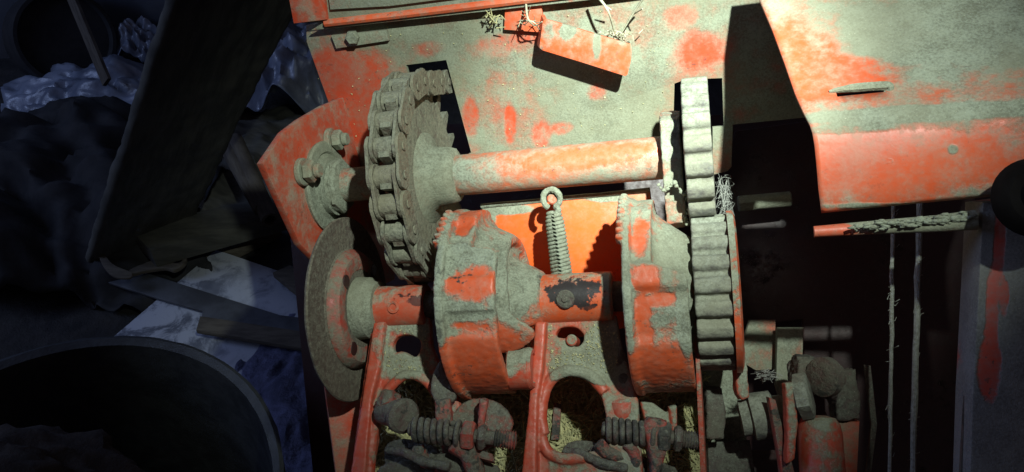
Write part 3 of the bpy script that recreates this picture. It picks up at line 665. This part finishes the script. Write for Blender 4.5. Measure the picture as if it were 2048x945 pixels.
pl('linkage_bar', [(1538, 795), (1552, 800), (1590, 945), (1600, 1010), (1570, 1010), (1560, 920)], P(1560, 880, .12), (.1, .1, 1), .008, m_grimered)
pl('linkage_bar', [(1572, 768), (1592, 765), (1598, 850), (1590, 920), (1575, 930), (1576, 850)], P(1580, 830, .13), (.1, .1, 1), .01, m_cast_low, dis=.0015, cast=.0013)
seg(P(1592, 795, .115), P(1622, 790, .12), [(0, .017), (.1, .0195), (.9, .0195), (1, .017)], m_gear, baler, 'hex_nut', n=6)
g = G(FR(P(1600, 752, .075), Vector((1, -.12, .1)))); g.lathe([(-.008, .008), (-.006, .0185), (.004, .0205), (.010, .0185), (.014, .0135), (.020, .013), (.023, .0175), (.031, .0165), (.033, .006)], 28)
g.put([], []); mk('greasy_joint', g, m_grime, baler, cast=.0013, dis=.0035, dsz=.012)
g = G(); g.plate(cr([(1575, 735), (1600, 712), (1640, 720), (1662, 750), (1655, 785), (1635, 792), (1620, 770), (1590, 765)], 4), [], P(1615, 750, .07), Vector((-.1, .2, 1)), .008, .002); mk('joint_yoke', g, m_grime, baler, cast=.0013, dis=.003, dsz=.012)
seg(P(1640, 755, .11), P(1672, 752, .10), [(0, .012), (.1, .017), (.5, .017), (.6, .011), (1, .011)], m_grime, baler, 'joint_bolt')
seg(P(1636, 832, .11), P(1650, 1020, .13), [(0, .006), (.03, .014), (.1, .0175), (.2, .0185), (1, .0185)], m_cast_low, baler, 'push_rod', dis=.001)
pl('linkage_block', [(1668, 745), (1715, 735), (1722, 840), (1675, 842)], P(1690, 800, .07), (-.1, .2, 1), .03, m_grime, cast=.0015, dis=.006)
pl('linkage_block', [(1672, 846), (1720, 843), (1712, 1010), (1680, 1010)], P(1690, 900, .07), (-.1, .1, 1), .025, m_side)
pl('guide_strip', [(1728, 730), (1742, 732), (1755, 850), (1735, 1010), (1724, 1010), (1742, 850)], P(1735, 850, .08), (-.3, .1, 1), .006, m_grime)
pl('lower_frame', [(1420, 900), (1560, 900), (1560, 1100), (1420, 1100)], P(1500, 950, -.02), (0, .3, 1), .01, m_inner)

# cover at right ------------------------------------------------------------------------
left = [(1506, -60, 0.1066), (1520, 0, 0.1299), (1546, 62, 0.1479), (1570, 128, 0.1680), (1590, 186, 0.1900), (1593, 193, 0.1925), (1597, 202, 0.1960), (1606, 222, 0.2040), (1613, 236, 0.2085), (1620, 250, 0.2120), (1625, 266, 0.2140), (1629, 290, 0.2145), (1633, 330, 0.2140), (1637, 380, 0.2125), (1642, 418, 0.2100), (1643, 427, 0.2080)]
g = G(); NX = 62; rows = len(left); XR = 2200
xs_ = lambda j: j/NX
vs = []; fs = []
for (x, y, d) in left:
    for j in range(NX+1):
        u = j/NX; px = x+(XR-x)*u; py = y-(px-x)*.108+ (.00003*(px-x)**2 if y > 200 else 0); dd = d+.06*u
        vs.append(P(px, py, dd+.0012*math.sin(px*.011+y*.02)))
def inslot(i, j):
    if i != 5: return False
    px = left[i][0]+(XR-left[i][0])*(j+.5)/NX; return 1668 < px < 1768
for i in range(rows-1):
    for j in range(NX):
        if not inslot(i, j): fs.append((i*(NX+1)+j, (i+1)*(NX+1)+j, (i+1)*(NX+1)+j+1, i*(NX+1)+j+1))
g.put(vs, fs); cover = mk('cover', g, m_cover, baler, ang=60, fix=False, label='folded orange cover with a dusty top and a narrow slit')
repaint(cover, [(1820, 330, .24, 330, 75, -.42), (1690, 300, .24, 120, 90, -.25), (1620, 90, .2, 130, 110, -.22), (1680, 150, .2, 120, 60, -.16), (1850, 225, .24, 330, 18, .35), (1700, 250, .24, 120, 14, .3), (1900, 60, .2, 200, 110, .20), (1950, 380, .24, 90, 26, .25), (1790, 410, .24, 150, 8, .3), (1820, 120, .2, 130, 30, -.12), (1900, 300, .24, 12, 12, .5), (1790, 320, .24, 16, 10, .45)],
  cov=.50, up=.12, s1=11, s2=46, edge=.09, film=.8, paint=(.66, .092, .026), prough=.30, rust=.03, bump=.4)
sd = cover.modifiers.new('sheet', 'SOLIDIFY'); sd.thickness = .0028; sd.offset = -1
g = G(); lp = []
for x, y in cr([(1658, 184), (1700, 177), (1770, 172), (1778, 180), (1768, 186)], 5, False):
    u = (x-1593)/(XR-1593); lp.append(P(x, y, .1910+.06*u+.0012))
g.tube(lp, lambda t: .0012+.0026*math.sin(math.pi*t), 8); mk('slit_lip', g, m_dust, cover, dis=.001)
# rod below the flap
g = G(); g.tube([P(1628, 464, .205), P(1760, 455, .217), P(1880, 447, .229), P(1952, 440, .236)], lambda t: .0042+.003*t, 12); repaint(mk('guide_rod', g, m_tube, baler, dis=.0008), [(1640, 464, .2, 60, 30, -.5)], cov=.9, up=.1, s1=30, s2=100, edge=.08, film=.6)
g = G(); 
for i in range(150):
    t = random.random()**.6; p = P(1700+250*t, 456-22*t+random.gauss(0, 4), .216+.02*t+.005); g.lump(p, random.uniform(.0006, .0024), i, .6, (1.8, .7, 1), 1)
tag(mk('dust_fluff', g, m_dust, fix=False, ang=180), 'grey dust fluff gathered along the rod under the cover flap', kind='stuff')
# post at right
PP = P(1990, 650, .235); PPN = Vector((-.12, -.05, 1)).normalized()
g = G(); g.plate([(1966, 405), (2110, 385), (2150, 1100), (1935, 1100), (1945, 800)], [], PP, PPN, .03, .002); repaint(mk('corner_post', g, m_post, baler), [(1994, 470, .235, 13, 110, -.5), (1984, 620, .235, 15, 110, -.5), (1982, 730, .235, 24, 75, -.55), (2006, 600, .235, 11, 45, -.45)], cov=.92, up=0, s1=9, s2=40, edge=.06, film=.9, d1=(.25, .26, .25), d2=(.14, .145, .14), paint=(.55, .06, .03))
g = G(); g.plate([(1955, 405), (1972, 402), (1955, 700), (1942, 1100), (1912, 1100), (1932, 760)], [], PP-PPN*.012, PPN, .004, .001); mk('post_flange', g, m_grime, baler)
# near-black disc added in place of the shadow at the right edge, small orange nut on it
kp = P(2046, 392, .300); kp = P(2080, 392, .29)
g = G(FR(kp, Vector((-.25, .1, 1)), Vector((0, 1, 0)))); g.lathe([(-.012, .021), (-.008, .026), (.0, .022), (.003, .018), (.003, .012), (.010, .009), (.013, .002)], 36); mk('shadow_disc', g, plain('shadow_black', (.003, .002, .002), (.006, .005, .005), 40, .9, spec=.1), baler)
g = G(FR(kp, Vector((-.25, .1, 1)), Vector((0, 1, 0)))); g.cyl(.010, .016, .005, 6, Matrix.Translation((0, .006, .004))); mk('edge_nut', g, m_cover, baler)

# twines -----------------------------------------------------------------------------
def twine(x0, x1, d, seed, label, w):
    random.seed(seed); pts = [P(x0+(x1-x0)*t/24+random.uniform(-1, 1), 380+t*29, d) for t in range(25)]
    g = G(); g.tube(pts, w, 8)
    for i in range(60):
        p = P(x0+(x1-x0)*.5, 0, d); t = random.random(); b = P(x0+(x1-x0)*t, 380+t*29*24, d); r = random.uniform(.0015, .006); a = random.uniform(0, 6.28)
        g.tube([b, b+Vector((math.cos(a), math.sin(a)*1.3, .3))*r*.5, b+Vector((math.cos(a+.6), math.sin(a+.6), .2))*r], .00025, 4)
    tag(mk('twine', g, m_twine, dis=.0012, dsz=.006), label, 'twine', group='baler twines hanging in the dark opening')
twine(1787, 1777, .135, 3, 'thinner grey twine hanging at the left in the dark opening', .0016)
twine(1840, 1822, .14, 5, 'thicker fuzzy twine hanging nearer the corner post', .0024)

# loose straw, cobwebs, crumbs ------------------------------------------------------------
random.seed(11)
def stalks(name, items, mat, label):
    g = G()
    for pts, r in items: g.tube([Vector(p) for p in cr([tuple(p) for p in pts], 4, False)], lambda t, r=r: r*(1-.5*t), 5)
    return tag(mk(name, g, mat, ang=80), label, 'straw')
off = PO+PN*.012
def SP(x, y, h=.0): return hit(x, y, PO+PN*(.006+h), PN)
items = [([SP(1190, -12, .02), SP(1215, 20, .03), SP(1228, 62, .012)], .0016), ([SP(1292, -10, .03), SP(1270, 22, .02), SP(1240, 72, .008)], .0013), ([SP(1265, 30, .01), SP(1285, 18, .03)], .001), ([SP(1222, 20, .015), SP(1205, 8, .02)], .001)]
for i in range(26):
    x, y = random.gauss(1228, 15), random.gauss(68, 6); a = random.uniform(0, 6.28); l = random.uniform(8, 20); items.append(([SP(x, y, random.uniform(0, .02)), SP(x+l*math.cos(a), y+l*.6*math.sin(a), random.uniform(0, .02))], .0007))
stalks('straw_wisp', items, m_straw2, 'pale straw wisp lying on the panel above the bent bracket')
items = [([SP(1052, 10, .01), SP(1056, 38, .03), SP(1070, 52, .02), SP(1084, 44, .03)], .0012), ([SP(1040, 42, .01), SP(1066, 44, .025), SP(1080, 62, .01)], .001)]
for i in range(12):
    x, y = random.gauss(1058, 10), random.gauss(40, 8); a = random.uniform(0, 6.28); l = random.uniform(5, 15); items.append(([SP(x, y, .01), SP(x+l*math.cos(a), y+l*math.sin(a), .02)], .0006))
stalks('straw_wisp', items, m_straw2, 'thin straw wisp beside the left end of the bent bracket')
items = []
for i in range(22):
    x, y = random.gauss(988, 10), random.gauss(38, 9); a = random.uniform(0, 6.28); l = random.uniform(6, 18); items.append(([SP(x, y, random.uniform(0, .012)), SP(x+l*math.cos(a), y+l*math.sin(a), random.uniform(0, .014))], .0008))
stalks('straw_wisp', items, m_straw, 'small straw tuft hanging under the hood lip')
# threads near the gear
g = G()
for i in range(46):
    a = P(random.uniform(1430, 1450), random.uniform(345, 440), random.uniform(-.02, .05)); b = P(random.uniform(1440, 1470), random.uniform(350, 440), random.uniform(-.02, .03)); c = P(random.uniform(1435, 1465), random.uniform(350, 440), random.uniform(-.02, .03))
    g.tube([Vector(p) for p in cr([tuple(a), tuple(b), tuple(c)], 4, False)], .00020, 4)
tag(mk('cobweb', g, m_web, ang=80), 'tangle of cobweb threads right of the upper gear', 'cobweb')
g = G()
for i in range(50):
    a = P(random.gauss(1533, 3), random.gauss(752, 3), .10); an = random.uniform(0, 6.28); L = random.uniform(4, 26)
    b = P(1533+L*math.cos(an)*1.3, 752+L*.6*math.sin(an), .09+random.uniform(-.01, .02)); a += Vector((random.gauss(0, .003), random.gauss(0, .002), 0)); g.tube([a, (a+b)/2+Vector((random.gauss(0, .002), random.gauss(0, .002), .002)), b], .0003, 4)
tag(mk('cobweb', g, m_web, ang=80), 'grey tuft of dusty web above the linkage boss', 'cobweb')
g = G(); 
for i in range(18):
    x = 1318+i*3.2; p = P(x, 372+8*math.sin(i*.5)+random.uniform(-2, 2)+(i*.4), .10); g.lump(p, random.uniform(.001, .0028), i, .6, sub=1)
for i in range(22):
    p = P(1372+random.uniform(-5, 5), 385+i*3, .085); g.lump(p, random.uniform(.001, .0026), i, .6, sub=1)
tag(mk('dust_strand', g, m_dust, fix=False, ang=180), 'ragged string of dust hanging from the tube end beside the gear', kind='stuff')
# crumbs on the dusty surfaces
random.seed(23)
g = G()
def crumb(p, s):
    q = [p+Vector((random.uniform(-s, s), random.uniform(-s, s), random.uniform(-s*.3, s*.8))) for _ in range(4)]; g.put(q, [(0, 1, 2), (0, 3, 1), (1, 3, 2), (2, 3, 0)])
for i in range(700):
    x, y = random.uniform(620, 1460), random.uniform(20, 350)
    if (800 < x < 945 and 115 < y) or (1340 < x): continue
    crumb(hit(x, y, PO+PN*.0008, PN), random.choice((.0004, .0005, .0006, .0012)))
for i in range(700):
    x, y = (random.uniform(760, 858), random.uniform(658, 750)) if i % 3 == 0 else (random.uniform(1095, 1235), random.uniform(650, 748))
    if (780 < x < 845 and 668 < y < 718) or (1105 < x < 1172 and 650 < y < 700): continue
    K = KA if i % 3 == 0 else KB; crumb(hit(x, y, K+KN*.0012, KN), random.choice((.0006, .0009, .0013)))
tag(mk('dust_crumbs', g, m_straw, fix=False, ang=10), 'crumbs of chaff and dust lying on the panel and frames', kind='stuff')

# ------------------------------------------------------------------ clutter on the floor at left
m_board = NT('pale_board'); t = m_board; v = t.vec(rnd=False)
f1 = t.ramp(t.noise(v, 14, 10, .72, .6), .44, .60); f2 = t.ramp(t.noise(v, 3, 4, .6), .42, .58)
t.l(t.mix(t.math('MULTIPLY', f1, t.math('ADD', t.math('MULTIPLY', f2, .7), .30)), (.38, .40, .46), (.10, .11, .14)), t.b.inputs['Base Color']); t.b.inputs['Roughness'].default_value = .8; m_board = t.m
m_steel = plain('dull_steel', (.10, .105, .12), (.06, .062, .07), 12, .55, .3)
m_dark = plain('dark_rubber', (.012, .012, .014), (.022, .021, .022), 20, .8)
m_wood = plain('old_wood', (.10, .085, .065), (.055, .045, .035), 14, .85, stretch=(1, 8, 1))
m_beam = plain('dark_beam_wood', (.085, .082, .068), (.045, .044, .038), 9, .85, bump=.5, stretch=(1, 5, 1))
m_plastic = plain('crumpled_plastic', (.22, .25, .32), (.12, .14, .19), 8, .28, bump=.3, dist=.01, spec=.7)
m_tarp = plain('blue_tarp', (.12, .13, .24), (.05, .055, .11), 30, .5, bump=1, dist=.01)
m_sack = plain('brown_sacking', (.045, .036, .030), (.026, .021, .018), 40, .95, bump=1)
UPW = Vector((0, 0, 1))
def flat(name, outer, h, th, mat, label, cat, dis=0, bev=.002):
    g = G(); g.plate(outer, [], MI @ Vector((0, 0, h)), WUP, th, bev, up=Vector((0, .3, -1)))
    return tag(mk(name, g, mat, dis=dis, dsz=.1), label, cat)
flat('board', [(432, 499), (610, 560), (700, 640), (730, 1000), (610, 1000), (300, 830), (160, 730)], .05, .03, m_board, 'pale stained board lying flat on the floor left of the baler', 'board')
flat('steel_strip', [(168, 550), (205, 530), (300, 548), (400, 580), (560, 630), (640, 640), (660, 690), (400, 650), (405, 622), (300, 592)], .07, .008, m_steel, 'long dull steel strip lying slanted across the pale board', 'metal strip')
flat('plank', [(400, 632), (640, 668), (660, 706), (392, 660)], .095, .014, m_wood, 'short grey plank lying on the steel strip', 'plank')
flat('plank', [(545, 545), (580, 530), (720, 640), (720, 690)], .09, .02, m_wood, 'grey plank poking out from under the baler by the disc', 'plank')
flat('plank', [(255, 455), (540, 392), (570, 425), (300, 500)], .16, .06, m_beam, 'dark timber lying behind the pale board', 'plank')
flat('plank', [(300, 505), (500, 440), (560, 452), (420, 520)], .05, .04, m_wood, 'narrow timber half buried in front of the dark timber', 'plank')
# pipes with open ends
for (x, y, x2, y2, lb) in ((525, 420, 430, 250, 'upper of two open pipe ends beside the bearing plate'), (541, 441, 470, 280, 'lower of two open pipe ends beside the bearing plate')):
    a = wpt(x, y, .22); b = wpt(x2, y2, .25); F = FR(a, b-a, Vector((0, 1, 0))); L = (b-a).length
    g = G(F); g.lathe([(.0, .015), (0, .022), (L, .022), (L, .015)], 24, capped=False); vs = []; g.lathe([(L, .015), (0, .015)], 24, capped=False)
    tag(mk('pipe', g, m_wood, fix=False), lb, 'pipe', group='pipes lying in the clutter')
# spanner with ring end, curved blade
g = G(); o_ = MI @ Vector((0, 0, .10)); g.plate(cr([(258, 540), (300, 522), (332, 513), (352, 504), (372, 512), (368, 528), (348, 540), (330, 536), (295, 540), (262, 548)], 4), [oval(352, 518, 13, 8, 14)], o_, WUP, .012, .002); tag(mk('spanner', g, m_wood), 'rusty spanner with an open ring end near the pale board', 'spanner')
g = G(); g.plate(cr([(200, 470), (206, 500), (225, 528), (262, 545), (258, 556), (225, 552), (202, 525), (192, 485)], 4), [], MI @ Vector((0, 0, .13)), WUP, .006, .001); tag(mk('curved_blade', g, m_wood), 'curved rusty blade beside the spanner', 'blade')
flat('torn_rag', cr([(205, 452), (235, 440), (280, 434), (275, 455), (240, 458), (215, 468)], 4), .2, .012, m_steel, 'small grey rag on the left behind the curved blade', 'rag', dis=.02)
# leaning dark beam
b0 = wpt(262, 520, .02); b1 = P(520, -120, -.55)
dirb = (b1-b0).normalized(); F = FR(b0, dirb, Vector((.6, .5, .6))); L = (b1-b0).length
g = G(F); [g.box(-.1+L*k/24, -.1+L*(k+1)/24, -.13, .13, -.016, .016) for k in range(26)]; tag(mk('beam', g, m_beam, cast=.012, dis=.012, dsz=.15), 'broad dark wooden beam leaning diagonally across the clutter', 'beam')
# round dark drum and lath, wall side
a = wpt(130, 112, .16); F = FR(a, (Vector((0, 0, Z0))-a).normalized()+Vector((.35, 0, 0)), Vector((0, 1, 0)))
g = G(F @ Matrix.Translation((0, .06, 0))); g.lathe([(-.14, .005), (-.14, .16), (0, .165), (.012, .16), (.012, .148), (-.01, .142), (-.02, .005)], 48); tag(mk('drum', g, m_dark), 'round dark drum against the blue wall', 'drum')
a = P(120, -60, -1.9); b = P(214, 165, -1.75); g = G(FR(a, b-a, Vector((0, 1, 0)))); g.box(0, (b-a).length, -.018, .018, -.006, .006); tag(mk('lath', g, m_wood), 'thin wooden lath standing in front of the drum', 'lath')
def crumple(name, cpx, cpy, h, sx_, sy_, sz_, seed, mat, label, cat, n=60, amp=.5):
    c = MI @ (M @ wpt(cpx, cpy, h)); wc = M @ wpt(cpx, cpy, h); g = G(MI)
    vs = []
    for i in range(n+1):
        for j in range(n+1):
            u = i/n*2-1; v_ = j/n*2-1; r = max(0, 1-(u*u+v_*v_)*.8)
            q = Vector((u, v_, seed)); z = sz_*(r**.6)*(1+.0)+amp*sz_*(abs(noise.noise(q*2.3))*1.6-abs(noise.noise(q*5.1+Vector((9, 0, 0))))*.8)
            vs.append((wc.x+u*sx_*(1+.2*noise.noise(q*2)), wc.y+v_*sy_*(1+.2*noise.noise(q*2+Vector((5, 5, 5)))), wc.z+z))
    g.put(vs, [(i*(n+1)+j, (i+1)*(n+1)+j, (i+1)*(n+1)+j+1, i*(n+1)+j+1) for i in range(n) for j in range(n)])
    o = mk(name, g, mat, fix=False, ang=70); o.modifiers.new('sheet', 'SOLIDIFY').thickness = .004
    return tag(o, label, cat)
crumple('plastic_sheet', 200, 205, .06, .30, .17, .09, 3.3, m_plastic, 'crumpled pale plastic sheet heaped in front of the drum', 'plastic sheet')
crumple('plastic_sheet', 290, 118, .05, .11, .09, .12, 7.7, m_plastic, 'small bunched plastic bag right of the drum', 'plastic bag')
crumple('plastic_sheet', 575, 180, .10, .22, .20, .20, 12.1, m_plastic, 'whitish full plastic bag beyond the beam near the bearing plate', 'plastic bag')
crumple('tarp', 610, 830, .03, .17, .30, .05, 21.4, m_tarp, 'crumpled dark blue tarp on the floor beside the baler wall', 'tarp', 60)
crumple('rag_heap', 100, 430, .02, .50, .38, .22, 31.4, m_dark, 'black heap of rags in the left corner', 'rag heap')
crumple('scrap_heap', 430, 330, .02, .30, .28, .10, 41.4, m_beam, 'dark brown heap of scraps behind the timber', 'scrap heap')
# tub
c = wpt(66, 1040, .62); wc = M @ c; Rt = .385*1.0
wr = (M @ wpt(562, 1040, .62)-wc).length
g = G(MI @ Matrix.Translation(wc) @ Matrix.Rotation(math.pi/2, 4, 'Y').inverted())
g.lathe([(-.60, .005), (-.60, wr*.86), (-.02, wr-.006), (0, wr-.003), (.002, wr-.008), (-.004, wr-.018), (-.03, wr-.022), (-.58, wr*.82), (-.58, .005)], 96)
tag(mk('tub', g, plain('tub_rubber', (.034, .036, .038), (.018, .019, .021), 25, .6, bump=.6), dis=.004, dsz=.05), 'big round dark tub with a worn rim at the lower left', 'tub')
g = G(); g.lump(P(20, 1075, .05), .11, 4, .22, (1.35, .9, .6), 5); tag(mk('sack', g, m_sack, dis=.01, dsz=.05), 'brown sacking bulging over the tub in the bottom left corner', 'sack')
